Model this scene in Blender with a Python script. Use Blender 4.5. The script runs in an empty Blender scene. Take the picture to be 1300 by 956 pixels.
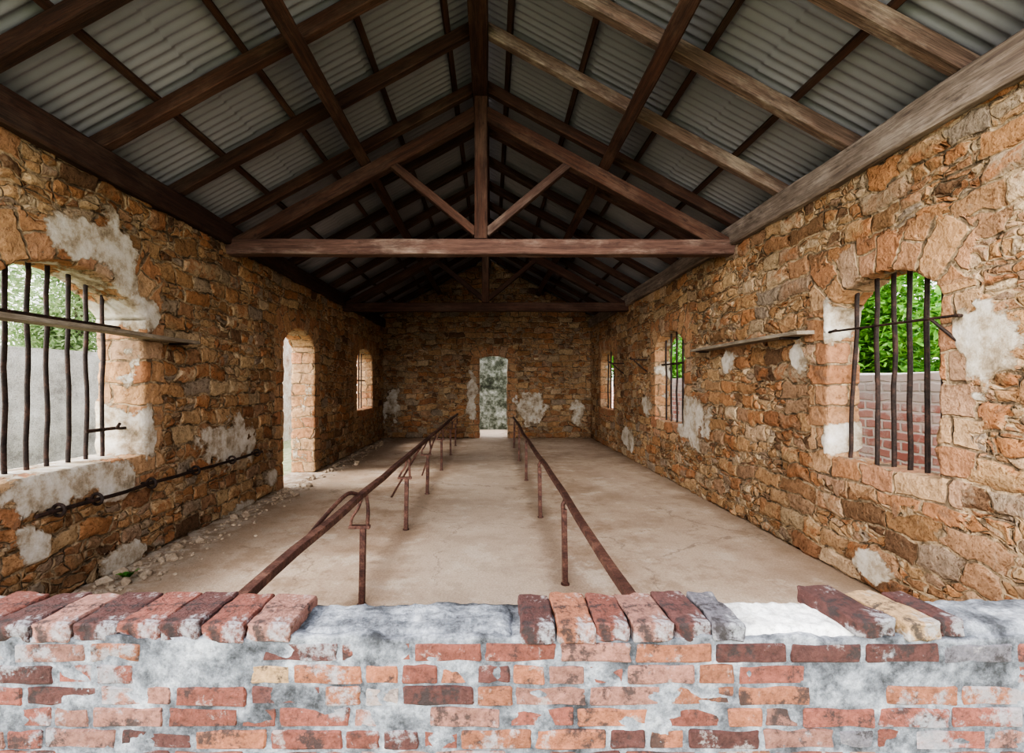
import bpy, bmesh, math, random
import numpy as np
from mathutils import Vector, Matrix, noise as mn
random.seed(7); rng=np.random.default_rng(5)
C=bpy.context.scene.collection
CAM=1.6
XL,XR,YB=-3.22,2.96,14.1
RX=-.13
TH=.42
THR=.27
PITCH=.545
def Hb(u): return CAM+3.61-PITCH*u      # underside of the common rafters at distance u from the ridge

# ------------------------------------------------------------------ materials
def node(nt,typ,ins=None,**props):
    nd=nt.nodes.new(typ)
    for k,v in props.items(): setattr(nd,k,v)
    for k,v in (ins or {}).items():
        s=nd.inputs[k]
        if isinstance(v,bpy.types.NodeSocket): nt.links.new(v,s)
        else: s.default_value=v
    return nd
def mat_new(name):
    m=bpy.data.materials.new(name); m.use_nodes=True
    nt=m.node_tree; nt.nodes.clear()
    out=nt.nodes.new('ShaderNodeOutputMaterial')
    b=nt.nodes.new('ShaderNodeBsdfPrincipled')
    nt.links.new(b.outputs[0],out.inputs[0])
    return m,nt,b,out
def mth(nt,op,a,b=None,clamp=False):
    ins={0:a}
    if b is not None: ins[1]=b
    n=node(nt,'ShaderNodeMath',ins,operation=op); n.use_clamp=clamp
    return n.outputs[0]
def vm(nt,op,a,b): return node(nt,'ShaderNodeVectorMath',{0:a,1:b},operation=op).outputs[0]
def noi(nt,vec,scale,detail=4,rough=.55):
    n=node(nt,'ShaderNodeTexNoise',{'Vector':vec,'Scale':scale,'Detail':detail,'Roughness':rough})
    return n
def ramp(nt,fac,stops,interp='LINEAR'):
    n=node(nt,'ShaderNodeValToRGB',{0:fac}); cr=n.color_ramp; cr.interpolation=interp
    while len(cr.elements)<len(stops): cr.elements.new(.5)
    for e,(p,c) in zip(cr.elements,stops):
        e.position=p; e.color=(c[0],c[1],c[2],1) if not isinstance(c,(int,float)) else (c,c,c,1)
    return n.outputs[0]
def mixc(nt,f,a,b,blend='MIX'):
    n=nt.nodes.new('ShaderNodeMix'); n.data_type='RGBA'; n.blend_type=blend
    for i,v in ((0,f),(6,a),(7,b)):
        if isinstance(v,bpy.types.NodeSocket): nt.links.new(v,n.inputs[i])
        elif i==0: n.inputs[0].default_value=v
        else: n.inputs[i].default_value=(v[0],v[1],v[2],1)
    return n.outputs[2]
def mixf(nt,f,a,b):
    n=nt.nodes.new('ShaderNodeMix'); n.data_type='FLOAT'
    for i,v in ((0,f),(2,a),(3,b)):
        if isinstance(v,bpy.types.NodeSocket): nt.links.new(v,n.inputs[i])
        else: n.inputs[i].default_value=v
    return n.outputs[0]
def mr(nt,v,a,b,c=0.,d=1.,smooth=True):
    n=node(nt,'ShaderNodeMapRange',{0:v,1:a,2:b,3:c,4:d}); n.interpolation_type='SMOOTHSTEP' if smooth else 'LINEAR'
    return n.outputs[0]

def masonry(name,stops,mortar,disp=True,plaster=True,rub=(.36,.165,.08),tone=1.0):
    m,nt,b,out=mat_new(name)
    co=node(nt,'ShaderNodeTexCoord').outputs['Object']
    half=(.5,.5,.5)
    w1=noi(nt,co,1.7,2).outputs[1]; w2=noi(nt,co,6,2,.5).outputs[1]
    p=vm(nt,'ADD',co,vm(nt,'MULTIPLY',vm(nt,'SUBTRACT',w1,half),(.25,.25,.22)))
    p=vm(nt,'ADD',p,vm(nt,'MULTIPLY',vm(nt,'SUBTRACT',w2,half),(.10,.10,.085)))
    sp=node(nt,'ShaderNodeSeparateXYZ',{0:p}).outputs
    hv=mth(nt,'ADD',sp[0],sp[1])
    bv=node(nt,'ShaderNodeCombineXYZ',{0:hv,1:sp[2]}).outputs[0]
    def brick(vec,w,r,off,fr,sq,sqf):
        n=node(nt,'ShaderNodeTexBrick',{'Vector':vec,'Scale':1.0,'Color1':(0,0,0,1),'Color2':(1,1,1,1),'Mortar':(.5,.5,.5,1),'Mortar Size':.05,'Mortar Smooth':1.0,'Bias':0.,'Brick Width':w,'Row Height':r})
        n.offset=off; n.offset_frequency=fr; n.squash=sq; n.squash_frequency=sqf
        return mth(nt,'MULTIPLY',mth(nt,'SUBTRACT',1.0,n.outputs[1]),.05)
    def brickid(vec,w,r,off,fr,sq,sqf):
        n=node(nt,'ShaderNodeTexBrick',{'Vector':vec,'Scale':1.0,'Color1':(0,0,0,1),'Color2':(1,1,1,1),'Mortar':(.5,.5,.5,1),'Mortar Size':0.0,'Mortar Smooth':0.,'Bias':0.,'Brick Width':w,'Row Height':r})
        n.offset=off; n.offset_frequency=fr; n.squash=sq; n.squash_frequency=sqf
        return n.outputs[0]
    A=(.29,.165,.42,2,1.5,3)
    ea=brick(bv,*A); ida=brickid(bv,*A)
    ida2=mth(nt,'FRACT',mth(nt,'MULTIPLY',ida,7.31)); ida3=mth(nt,'FRACT',mth(nt,'MULTIPLY',ida,23.7))
    pf=vm(nt,'MULTIPLY',p,(6.4,6.4,11.5))
    fv=node(nt,'ShaderNodeTexVoronoi',{'Vector':pf,'Scale':1.0,'Randomness':.75},feature='F1').outputs['Color']
    fe=mth(nt,'DIVIDE',node(nt,'ShaderNodeTexVoronoi',{'Vector':pf,'Scale':1.0,'Randomness':.75},feature='DISTANCE_TO_EDGE').outputs[0],7.5)
    sf=node(nt,'ShaderNodeSeparateColor',{0:fv}).outputs
    big=mth(nt,'GREATER_THAN',ida,.45)
    edge=mixf(nt,big,mth(nt,'MINIMUM',fe,mth(nt,'MULTIPLY',ea,1.3)),ea)
    n45=noi(nt,co,50,5,.75).outputs[0]; n12=noi(nt,co,13,6,.65).outputs[0]
    edge=mth(nt,'ADD',edge,mth(nt,'MULTIPLY',mth(nt,'SUBTRACT',n45,.5),.005))
    edge=mth(nt,'ADD',edge,mth(nt,'MULTIPLY',mth(nt,'SUBTRACT',n12,.54),.012))
    rnd=mixf(nt,big,sf[0],ida2); rnd2=mixf(nt,big,sf[2],ida3)
    mask=mr(nt,edge,.0015,.010)
    dome=mr(nt,edge,.0,.05)
    n3=noi(nt,co,1.1,4).outputs[0]; n28=noi(nt,co,28,5,.7).outputs[0]
    n6=noi(nt,p,6,5,.62).outputs[0]
    stone=ramp(nt,rnd,stops)
    stone=mixc(nt,1.0,stone,ramp(nt,n12,[(.25,.58),(.5,1.0),(.75,1.34)]),'MULTIPLY')
    stone=mixc(nt,mth(nt,'MULTIPLY',mr(nt,rnd2,.45,.9),mr(nt,n6,.45,.60,0,.8)),stone,rub)
    stone=mixc(nt,mr(nt,n28,.54,.66,0,.7),stone,mixc(nt,1.0,stone,(.42,.33,.28),'MULTIPLY'))
    stone=mixc(nt,mr(nt,n45,.54,.66,0,.8),stone,mixc(nt,1.0,stone,(.38,.31,.27),'MULTIPLY'))
    stone=mixc(nt,mr(nt,n6,.60,.74,0,.5),stone,(.14,.10,.075))
    stone=mixc(nt,mr(nt,n6,.39,.28,0,.35),stone,(.50,.41,.31))
    mor=mixc(nt,mr(nt,n12,.40,.60),mortar,[v*.48 for v in mortar])
    col=mixc(nt,mask,mor,stone)
    gap=mth(nt,'MULTIPLY',mr(nt,edge,.008,.001),mr(nt,n6,.49,.57))
    col=mixc(nt,mth(nt,'MULTIPLY',gap,.68),col,(.055,.04,.03))  # crevice shade painted into the colour where joints gape
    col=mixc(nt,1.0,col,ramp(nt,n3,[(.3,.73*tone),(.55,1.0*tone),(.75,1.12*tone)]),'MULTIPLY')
    h=mth(nt,'ADD',mth(nt,'MULTIPLY',mask,.011),mth(nt,'MULTIPLY',dome,mixf(nt,rnd2,.004,.025)))
    h=mth(nt,'ADD',h,mth(nt,'MULTIPLY',mth(nt,'SUBTRACT',n12,.5),.030))
    h=mth(nt,'ADD',h,mth(nt,'MULTIPLY',mth(nt,'SUBTRACT',n28,.5),-.016))
    h=mth(nt,'ADD',h,mth(nt,'MULTIPLY',mth(nt,'SUBTRACT',n45,.5),-.012))
    h=mth(nt,'SUBTRACT',h,mth(nt,'MULTIPLY',gap,.013))
    if plaster:
        at=node(nt,'ShaderNodeAttribute',attribute_name='jamb').outputs['Fac']
        jc=node(nt,'ShaderNodeAttribute',attribute_name='dressed').outputs['Vector']
        dw=node(nt,'ShaderNodeSeparateXYZ',{0:vm(nt,'SUBTRACT',p,co)}).outputs
        jv=vm(nt,'ADD',jc,node(nt,'ShaderNodeCombineXYZ',{0:mth(nt,'MULTIPLY',mth(nt,'ADD',dw[0],dw[1]),.7),1:mth(nt,'MULTIPLY',dw[2],.7)}).outputs[0])
        jm=mr(nt,mth(nt,'ADD',at,mth(nt,'MULTIPLY',mth(nt,'SUBTRACT',n6,.5),1.25)),.40,.45)
        J=(.36,.20,.5,2,1.,2)
        ej=mth(nt,'ADD',brick(jv,*J),mth(nt,'MULTIPLY',mth(nt,'SUBTRACT',n12,.53),.012)); idj=brickid(jv,*J)
        js=ramp(nt,mth(nt,'FRACT',mth(nt,'MULTIPLY',idj,5.7)),[(0,(.43,.265,.15)),(.3,(.35,.175,.095)),(.55,(.45,.31,.19)),(.8,(.38,.19,.11)),(1,(.39,.285,.20))])
        jmask=mr(nt,ej,.0015,.010)
        js=mixc(nt,1.0,js,ramp(nt,n12,[(.25,.58),(.5,1.0),(.75,1.3)]),'MULTIPLY')
        js=mixc(nt,mr(nt,n28,.54,.66,0,.6),js,mixc(nt,1.0,js,(.45,.37,.32),'MULTIPLY'))
        js=mixc(nt,mr(nt,n6,.56,.70,0,.55),js,(.17,.12,.09))
        bc=mixc(nt,jmask,mixc(nt,mr(nt,n6,.48,.56,0,.65),mor,(.06,.043,.032)),js)
        bc=mixc(nt,mr(nt,n45,.55,.69,0,.6),bc,(.15,.10,.07))
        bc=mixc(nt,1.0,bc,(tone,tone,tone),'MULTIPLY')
        col=mixc(nt,jm,col,bc)
        hb=mth(nt,'ADD',mth(nt,'MULTIPLY',jmask,.014),mth(nt,'ADD',.012,mth(nt,'MULTIPLY',mth(nt,'SUBTRACT',n12,.5),.034)))
        h=mixf(nt,jm,h,hb)
        ap=node(nt,'ShaderNodeAttribute',attribute_name='plaster').outputs['Fac']
        big_n=noi(nt,co,3.2,10,.64).outputs[0]
        pn=mth(nt,'ADD',ap,mth(nt,'MULTIPLY',mth(nt,'SUBTRACT',big_n,.5),2.0))
        pm=mr(nt,pn,.385,.40)
        rim=mr(nt,pn,.39,.50)
        pcv=noi(nt,co,5,9,.74).outputs[0]
        pcol=ramp(nt,pcv,[(.31,(.16,.12,.08)),(.43,(.34,.28,.21)),(.52,(.48,.43,.365)),(.66,(.60,.57,.53))])
        pcol=mixc(nt,rim,mixc(nt,1.0,pcol,(.66,.58,.50),'MULTIPLY'),pcol)
        pcol=mixc(nt,1.0,pcol,(tone,tone,tone),'MULTIPLY')
        col=mixc(nt,pm,col,pcol)
        h=mixf(nt,pm,h,mth(nt,'ADD',.036,mth(nt,'MULTIPLY',n12,.012)))
    nt.links.new(col,b.inputs['Base Color']); b.inputs['Roughness'].default_value=.95
    b.inputs['Specular IOR Level'].default_value=.15
    if disp:
        d=node(nt,'ShaderNodeDisplacement',{'Height':h,'Midlevel':.02,'Scale':1.0})
        nt.links.new(d.outputs[0],out.inputs['Displacement']); m.displacement_method='BOTH'
    else:
        bp=node(nt,'ShaderNodeBump',{'Height':h,'Distance':1.0,'Strength':.9}); nt.links.new(bp.outputs[0],b.inputs['Normal'])
    return m
OCHRE=[(0,(.16,.097,.062)),(.14,(.34,.20,.105)),(.28,(.46,.31,.18)),(.42,(.37,.19,.095)),(.55,(.29,.232,.178)),(.68,(.49,.35,.21)),(.84,(.27,.135,.073)),(1,(.53,.415,.285))]
M_wall=masonry('ochre_rubble_stone',OCHRE,(.45,.335,.22))
M_wallb=masonry('shaded_ochre_rubble_stone',OCHRE,(.44,.34,.235),tone=.82)  # same ochre stone, far-end shade painted in by a lower tone

def wood(name,dark,light,grey,amt):
    m,nt,b,out=mat_new(name)
    co=node(nt,'ShaderNodeTexCoord').outputs['Object']
    rnd=node(nt,'ShaderNodeObjectInfo').outputs['Random']
    off=node(nt,'ShaderNodeCombineXYZ',{0:mth(nt,'MULTIPLY',rnd,37.),1:mth(nt,'MULTIPLY',rnd,11.)}).outputs[0]
    co=vm(nt,'ADD',co,off)
    g=noi(nt,vm(nt,'MULTIPLY',co,(.7,16,16)),1.6,5,.6).outputs[0]
    f=noi(nt,vm(nt,'MULTIPLY',co,(4,90,90)),1.5,3,.6).outputs[0]
    l=noi(nt,vm(nt,'MULTIPLY',co,(1,3,3)),1.3,6,.7).outputs[0]
    l2=noi(nt,vm(nt,'MULTIPLY',co,(2.2,6,6)),1.7,7,.75).outputs[0]
    col=mixc(nt,mr(nt,g,.3,.7),dark,light)
    col=mixc(nt,mth(nt,'MULTIPLY',mr(nt,l,.45,.70),amt),col,grey)
    col=mixc(nt,mr(nt,l2,.56,.70,0,.6),col,[v*.45 for v in dark])
    col=mixc(nt,1.0,col,ramp(nt,f,[(.3,.6),(.6,1.08)]),'MULTIPLY')
    col=mixc(nt,1.0,col,ramp(nt,rnd,[(0,.72),(1,1.25)]),'MULTIPLY')
    nt.links.new(col,b.inputs['Base Color']); b.inputs['Roughness'].default_value=.88
    bp=node(nt,'ShaderNodeBump',{'Height':mth(nt,'ADD',g,f),'Distance':.006,'Strength':.7}); nt.links.new(bp.outputs[0],b.inputs['Normal'])
    return m
M_wood=wood('dark_red_brown_timber',(.034,.0145,.0095),(.082,.035,.022),(.145,.092,.067),.5)
M_woodw=wood('weathered_timber',(.080,.050,.038),(.155,.10,.075),(.29,.235,.19),.9)
M_tie=wood('weathered_red_brown_timber',(.075,.038,.029),(.135,.074,.056),(.25,.185,.15),.85)
M_plate=wood('grey_weathered_timber',(.11,.08,.065),(.21,.165,.135),(.34,.285,.245),.8)
M_plank=wood('grey_plank',(.14,.11,.08),(.26,.21,.16),(.36,.32,.26),.8)

def rust(name,a,bcol,c):
    m,nt,b,out=mat_new(name)
    co=node(nt,'ShaderNodeTexCoord').outputs['Object']
    n=noi(nt,co,9,6,.7).outputs[0]; f=noi(nt,co,60,4,.7).outputs[0]
    col=ramp(nt,n,[(.3,a),(.5,bcol),(.72,c)])
    col=mixc(nt,1.0,col,ramp(nt,f,[(.3,.5),(.7,1.4)]),'MULTIPLY')
    nt.links.new(col,b.inputs['Base Color']); b.inputs['Roughness'].default_value=.65; b.inputs['Metallic'].default_value=.2
    bp=node(nt,'ShaderNodeBump',{'Height':f,'Distance':.005,'Strength':.9}); nt.links.new(bp.outputs[0],b.inputs['Normal'])
    return m
M_rail=rust('red_brown_rusty_iron',(.034,.016,.013),(.090,.040,.030),(.20,.105,.075))
M_bar=rust('dark_rusty_iron',(.014,.010,.009),(.036,.022,.018),(.10,.05,.036))

def m_floor():
    m,nt,b,out=mat_new('worn_concrete')
    co=node(nt,'ShaderNodeTexCoord').outputs['Object']
    s=node(nt,'ShaderNodeSeparateXYZ',{0:co}).outputs
    n=noi(nt,co,.9,6,.6).outputs[0]; n2=noi(nt,co,5,7,.72).outputs[0]; n3=noi(nt,co,60,4,.75).outputs[0]; n4=noi(nt,co,1.9,8,.72).outputs[0]
    col=ramp(nt,n,[(.28,(.32,.225,.16)),(.45,(.45,.335,.25)),(.6,(.53,.415,.32)),(.75,(.59,.48,.385))])
    col=mixc(nt,mr(nt,n2,.51,.68,0,.7),col,(.29,.20,.135))
    col=mixc(nt,mr(nt,n4,.51,.62,0,.65),col,(.32,.225,.155))
    col=mixc(nt,mr(nt,n4,.47,.36,0,.6),col,(.65,.555,.465))
    col=mixc(nt,mr(nt,n2,.42,.27,0,.5),col,(.63,.545,.46))
    wob=mth(nt,'ADD',s[0],mth(nt,'MULTIPLY',mth(nt,'SUBTRACT',n,.5),.8))
    aisle=mr(nt,mth(nt,'ABSOLUTE',mth(nt,'ADD',wob,.15)),.9,.3)
    col=mixc(nt,mth(nt,'MULTIPLY',aisle,.4),col,(.61,.51,.42))
    right=mr(nt,wob,.9,2.0)
    col=mixc(nt,mth(nt,'MULTIPLY',right,.25),col,(.63,.51,.40))  # light falling right of the aisle, painted in as a paler floor tint
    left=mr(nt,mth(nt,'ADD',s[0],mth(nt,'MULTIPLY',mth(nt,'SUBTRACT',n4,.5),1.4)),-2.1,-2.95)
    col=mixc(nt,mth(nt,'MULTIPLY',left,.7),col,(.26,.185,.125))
    dust=mth(nt,'MULTIPLY',mr(nt,s[0],-2.5,-3.1),mr(nt,n2,.46,.55))
    col=mixc(nt,mth(nt,'MULTIPLY',dust,.75),col,(.55,.47,.39))
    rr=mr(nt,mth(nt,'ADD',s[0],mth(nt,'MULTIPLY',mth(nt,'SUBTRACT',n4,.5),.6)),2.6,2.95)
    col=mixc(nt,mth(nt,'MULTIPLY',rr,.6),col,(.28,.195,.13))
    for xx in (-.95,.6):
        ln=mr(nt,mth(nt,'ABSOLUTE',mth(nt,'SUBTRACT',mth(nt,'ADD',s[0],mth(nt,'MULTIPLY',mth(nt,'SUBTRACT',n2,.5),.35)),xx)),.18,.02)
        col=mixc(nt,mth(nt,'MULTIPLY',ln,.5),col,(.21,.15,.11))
    v=node(nt,'ShaderNodeTexVoronoi',{'Vector':vm(nt,'ADD',co,vm(nt,'MULTIPLY',noi(nt,co,2.2,6,.65).outputs[1],(.7,.7,0.))),'Scale':.5},feature='DISTANCE_TO_EDGE').outputs[0]
    crack=mth(nt,'MULTIPLY',mr(nt,v,.006,.001),mr(nt,noi(nt,co,.9,3).outputs[0],.46,.56))
    col=mixc(nt,mth(nt,'MULTIPLY',crack,.45),col,(.16,.115,.09))
    col=mixc(nt,1.0,col,ramp(nt,n3,[(.3,.74),(.7,1.13)]),'MULTIPLY')
    nt.links.new(col,b.inputs['Base Color']); b.inputs['Roughness'].default_value=.85; b.inputs['Specular IOR Level'].default_value=.25
    h=mth(nt,'ADD',mth(nt,'MULTIPLY',n2,.6),mth(nt,'MULTIPLY',n3,.25))
    bp=node(nt,'ShaderNodeBump',{'Height':h,'Distance':.022,'Strength':.6}); nt.links.new(bp.outputs[0],b.inputs['Normal'])
    return m
M_floor=m_floor()
def m_sheet():
    m,nt,b,out=mat_new('dull_corrugated_metal')
    co=node(nt,'ShaderNodeTexCoord').outputs['Object']
    n=noi(nt,co,1.2,5,.6).outputs[0]; n2=noi(nt,vm(nt,'MULTIPLY',co,(.6,8,1)),2,4).outputs[0]
    col=ramp(nt,n,[(.3,(.205,.20,.22)),(.55,(.24,.235,.258)),(.75,(.275,.27,.295))])
    col=mixc(nt,mr(nt,n2,.62,.82,0,.35),col,(.17,.145,.135))
    nt.links.new(col,b.inputs['Base Color']); b.inputs['Roughness'].default_value=.6; b.inputs['Metallic'].default_value=.1
    return m
M_sheet=m_sheet()
def m_brick(name,lime,dirt):
    m,nt,b,out=mat_new(name)
    co=node(nt,'ShaderNodeTexCoord').outputs['Object']
    c=node(nt,'ShaderNodeAttribute',attribute_name='tint').outputs['Color']
    n=noi(nt,co,11,8,.75).outputs[0]; n2=noi(nt,co,42,6,.78).outputs[0]; n3=noi(nt,co,2.6,8,.72).outputs[0]
    col=mixc(nt,1.0,c,ramp(nt,n2,[(.28,.4),(.5,1.),(.72,1.5)]),'MULTIPLY')
    col=mixc(nt,mr(nt,n,.58,.67,0,.7),col,(.36,.34,.335))
    col=mixc(nt,mr(nt,n,.45+dirt,.36+dirt,0,.85),col,(.034,.027,.028))
    col=mixc(nt,mr(nt,n3,.585-lime,.64-lime,0,.75),col,mixc(nt,n2,(.15,.16,.18),(.50,.51,.54)))
    nt.links.new(col,b.inputs['Base Color']); b.inputs['Roughness'].default_value=.9
    bp=node(nt,'ShaderNodeBump',{'Height':mth(nt,'ADD',n,n2),'Distance':.016,'Strength':1.0}); nt.links.new(bp.outputs[0],b.inputs['Normal'])
    return m
M_brick=m_brick('worn_brick',.01,.035); M_brickl=m_brick('lime_smeared_brick',.012,.03)
def m_mortar(name,stops,bump=.02,sc=7):
    m,nt,b,out=mat_new(name)
    co=node(nt,'ShaderNodeTexCoord').outputs['Object']
    n=noi(nt,co,sc,9,.74).outputs[0]; n2=noi(nt,co,40,6,.78).outputs[0]
    col=ramp(nt,n,stops)
    col=mixc(nt,1.0,col,ramp(nt,n2,[(.3,.45),(.5,1.),(.7,1.25)]),'MULTIPLY')
    nt.links.new(col,b.inputs['Base Color']); b.inputs['Roughness'].default_value=.93
    bp=node(nt,'ShaderNodeBump',{'Height':mth(nt,'ADD',n,mth(nt,'MULTIPLY',n2,.6)),'Distance':bump,'Strength':.9}); nt.links.new(bp.outputs[0],b.inputs['Normal'])
    return m
M_mortar=m_mortar('old_lime_mortar',[(.37,(.04,.042,.048)),(.46,(.12,.128,.147)),(.55,(.24,.255,.285)),(.68,(.46,.475,.51))])
M_white=m_mortar('white_lime_plaster',[(.3,(.40,.38,.36)),(.42,(.62,.61,.60)),(.6,(.76,.75,.75))],.012)
M_moss=m_mortar('mossy_stained_plaster',[(.37,(.025,.03,.018)),(.46,(.085,.10,.07)),(.56,(.26,.285,.25)),(.67,(.48,.50,.47))],.04,3.2)
M_pink=m_mortar('pale_pinkish_plaster',[(.34,(.36,.22,.16)),(.45,(.55,.42,.34)),(.55,(.66,.58,.52)),(.68,(.74,.71,.68))],.04,2.2)
M_grey=m_mortar('weathered_grey_render',[(.34,(.26,.25,.235)),(.45,(.42,.405,.385)),(.55,(.53,.515,.495)),(.68,(.64,.63,.61))],.03,1.6)
M_rubble=m_mortar('crumbled_mortar',[(.3,(.22,.16,.10)),(.5,(.40,.31,.23)),(.7,(.52,.43,.33))])
M_grass=m_mortar('trodden_grass',[(.3,(.14,.18,.08)),(.5,(.33,.36,.20)),(.7,(.54,.51,.40))])
def m_yardbrick():
    m,nt,b,out=mat_new('pink_red_brick_wall')
    co=node(nt,'ShaderNodeTexCoord').outputs['Object']
    s=node(nt,'ShaderNodeSeparateXYZ',{0:co}).outputs
    w=vm(nt,'MULTIPLY',vm(nt,'SUBTRACT',noi(nt,co,5,3).outputs[1],(.5,.5,.5)),(.06,.06,.06))
    ws=node(nt,'ShaderNodeSeparateXYZ',{0:w}).outputs
    v=node(nt,'ShaderNodeCombineXYZ',{0:mth(nt,'ADD',s[1],ws[1]),1:mth(nt,'ADD',s[2],ws[2])}).outputs[0]
    bt=node(nt,'ShaderNodeTexBrick',{'Vector':v,'Scale':1.,'Color1':(.52,.28,.24,1),'Color2':(.42,.165,.135,1),'Mortar':(.60,.51,.47,1),'Mortar Size':.02,'Mortar Smooth':.5,'Brick Width':.28,'Row Height':.125})
    n=noi(nt,co,2.4,8,.72).outputs[0]
    col=mixc(nt,mr(nt,n,.47,.62,0,.85),bt.outputs[0],(.60,.48,.44))
    col=mixc(nt,mr(nt,n,.42,.33,0,.6),col,(.25,.14,.12))
    up=mr(nt,s[2],1.25,1.5)
    col=mixc(nt,mth(nt,'MULTIPLY',up,.7),col,(.50,.44,.41))
    nt.links.new(col,b.inputs['Base Color']); b.inputs['Roughness'].default_value=.9
    bp=node(nt,'ShaderNodeBump',{'Height':mth(nt,'SUBTRACT',n,bt.outputs[1]),'Distance':.012,'Strength':.8}); nt.links.new(bp.outputs[0],b.inputs['Normal'])
    return m
M_yb=m_yardbrick()
def m_leaf(name,a,bc):
    m,nt,b,out=mat_new(name)
    co=node(nt,'ShaderNodeTexCoord').outputs['Object']
    n=noi(nt,co,7,3).outputs[0]
    col=mixc(nt,mr(nt,n,.35,.65),a,bc)
    tr=node(nt,'ShaderNodeBsdfTranslucent',{0:col}); nt.links.new(col,b.inputs['Base Color']); b.inputs['Roughness'].default_value=.5
    mx=node(nt,'ShaderNodeMixShader',{0:.4,1:b.outputs[0],2:tr.outputs[0]}); nt.links.new(mx.outputs[0],out.inputs[0])
    return m
M_leaf=m_leaf('bright_green_leaves',(.045,.17,.024),(.22,.43,.075))
M_leafp=m_leaf('pale_green_leaves',(.18,.28,.12),(.46,.55,.33))
M_bark=wood('bark',(.09,.065,.045),(.2,.15,.11),(.3,.27,.23),.6)

# ------------------------------------------------------------------ helpers
def tag(o,label,cat,group=None,kind=None):
    if label: o['label']=label
    if cat: o['category']=cat
    if group: o['group']=group
    if kind: o['kind']=kind
    return o
def empty(name,loc,label,cat,group=None):
    o=bpy.data.objects.new(name,None); C.objects.link(o); o.location=loc; o.empty_display_size=.2
    return tag(o,label,cat,group)
def link(name,me,mat,parent=None,M=None,smooth=False,sharp=None):
    o=bpy.data.objects.new(name,me); C.objects.link(o)
    if mat: me.materials.append(mat)
    if smooth: me.polygons.foreach_set('use_smooth',[True]*len(me.polygons))
    if sharp: me.set_sharp_from_angle(angle=math.radians(sharp))
    M=M or Matrix()
    if parent: o.parent=parent; M=Matrix.Translation(-parent.location)@M
    o.matrix_basis=M
    return o
def under(child,part,root):      # hang a piece under one of the thing's parts, keeping it in place
    W=Matrix.Translation(root.location)
    child.parent=part; child.matrix_parent_inverse=(W@part.matrix_basis).inverted(); child.matrix_basis=W@child.matrix_basis
def frombm(name,bm,mat,parent=None,M=None,smooth=False,sharp=None):
    bmesh.ops.recalc_face_normals(bm,faces=bm.faces)
    me=bpy.data.meshes.new(name); bm.to_mesh(me); bm.free()
    return link(name,me,mat,parent,M,smooth,sharp)
def struct(o,label,cat='wall'): return tag(o,label,cat,kind='structure')
def beam(name,p0,p1,w,h,mat,parent=None,up=(0,0,1),jit=.005):
    p0=Vector(p0); p1=Vector(p1); d=p1-p0; L=d.length; X=d.normalized()
    Y=Vector(up).cross(X).normalized(); Z=X.cross(Y)
    M=Matrix.Translation(p0)@Matrix((X,Y,Z)).transposed().to_4x4()
    bm=bmesh.new(); n=max(2,int(L/.2)); k=random.uniform(0,100)
    bv=min(w,h)*.07
    prof=[(-w/2+bv,-h/2),(w/2-bv,-h/2),(w/2,-h/2+bv),(w/2,h/2-bv),(w/2-bv,h/2),(-w/2+bv,h/2),(-w/2,h/2-bv),(-w/2,-h/2+bv)]
    rings=[]
    for i in range(n+1):
        x=L*i/n
        dy=mn.noise((x*.8+k,0,3))*jit*2; dz=mn.noise((x*.8+k,5,9))*jit*2
        rings.append([bm.verts.new((x,y+dy+mn.noise((x*3+k,y*20,z*20))*jit,z+dz+mn.noise((x*3+k,z*20,y*20+7))*jit)) for y,z in prof])
    for a,b in zip(rings,rings[1:]):
        for j in range(8): bm.faces.new((a[j],a[(j+1)%8],b[(j+1)%8],b[j]))
    bm.faces.new(rings[0]); bm.faces.new(rings[-1][::-1])
    return frombm(name,bm,mat,parent,M)
def catmull(pts,k=5):
    P=[Vector(p) for p in pts]
    if len(P)<3: return P
    Q=[P[0]*2-P[1]]+P+[P[-1]*2-P[-2]]; out=[]
    for i in range(1,len(Q)-2):
        for j in range(k):
            t=j/k
            out.append(.5*((2*Q[i])+(Q[i+1]-Q[i-1])*t+(2*Q[i-1]-5*Q[i]+4*Q[i+1]-Q[i+2])*t*t+(3*Q[i]-Q[i-1]-3*Q[i+1]+Q[i+2])*t**3))
    out.append(P[-1]); return out
def tube(bm,pts,r,n=10,closed=False,flat=1.0):
    P=[Vector(p) for p in pts]; m=len(P); rings=[]; prev=None
    for i,p in enumerate(P):
        if closed: t=(P[(i+1)%m]-P[i-1]).normalized()
        else: t=(P[min(i+1,m-1)]-P[max(i-1,0)]).normalized()
        if prev is None:
            a=Vector((0,0,1)) if abs(t.z)<.9 else Vector((0,1,0)); u=a.cross(t).normalized()
        else: u=(prev-t*prev.dot(t)).normalized()
        prev=u; v=t.cross(u)
        rings.append([bm.verts.new(p+(u*math.cos(2*math.pi*j/n)+v*math.sin(2*math.pi*j/n)*flat)*r*(1+.1*mn.noise((p*15+Vector((j,0,0)))))) for j in range(n)])
    prs=list(zip(rings,rings[1:]))+([(rings[-1],rings[0])] if closed else [])
    for a,b in prs:
        for j in range(n): bm.faces.new((a[j],a[(j+1)%n],b[(j+1)%n],b[j]))
    if not closed: bm.faces.new(rings[0]); bm.faces.new(rings[-1][::-1])
def tubeobj(name,pts,r,mat,parent=None,smoothpath=True,flat=1.0,n=10,closed=False):
    bm=bmesh.new(); tube(bm,catmull(pts) if smoothpath else pts,r,n,closed,flat)
    return frombm(name,bm,mat,parent,smooth=True,sharp=50)
def subdline(p0,p1,k=14,wob=0.):
    p0=Vector(p0); p1=Vector(p1); q=p0*7.3
    return [p0.lerp(p1,i/k)+(mn.noise_vector(p0.lerp(p1,i/k)*3+q)*wob if 0<i<k else Vector()) for i in range(k+1)]

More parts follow.
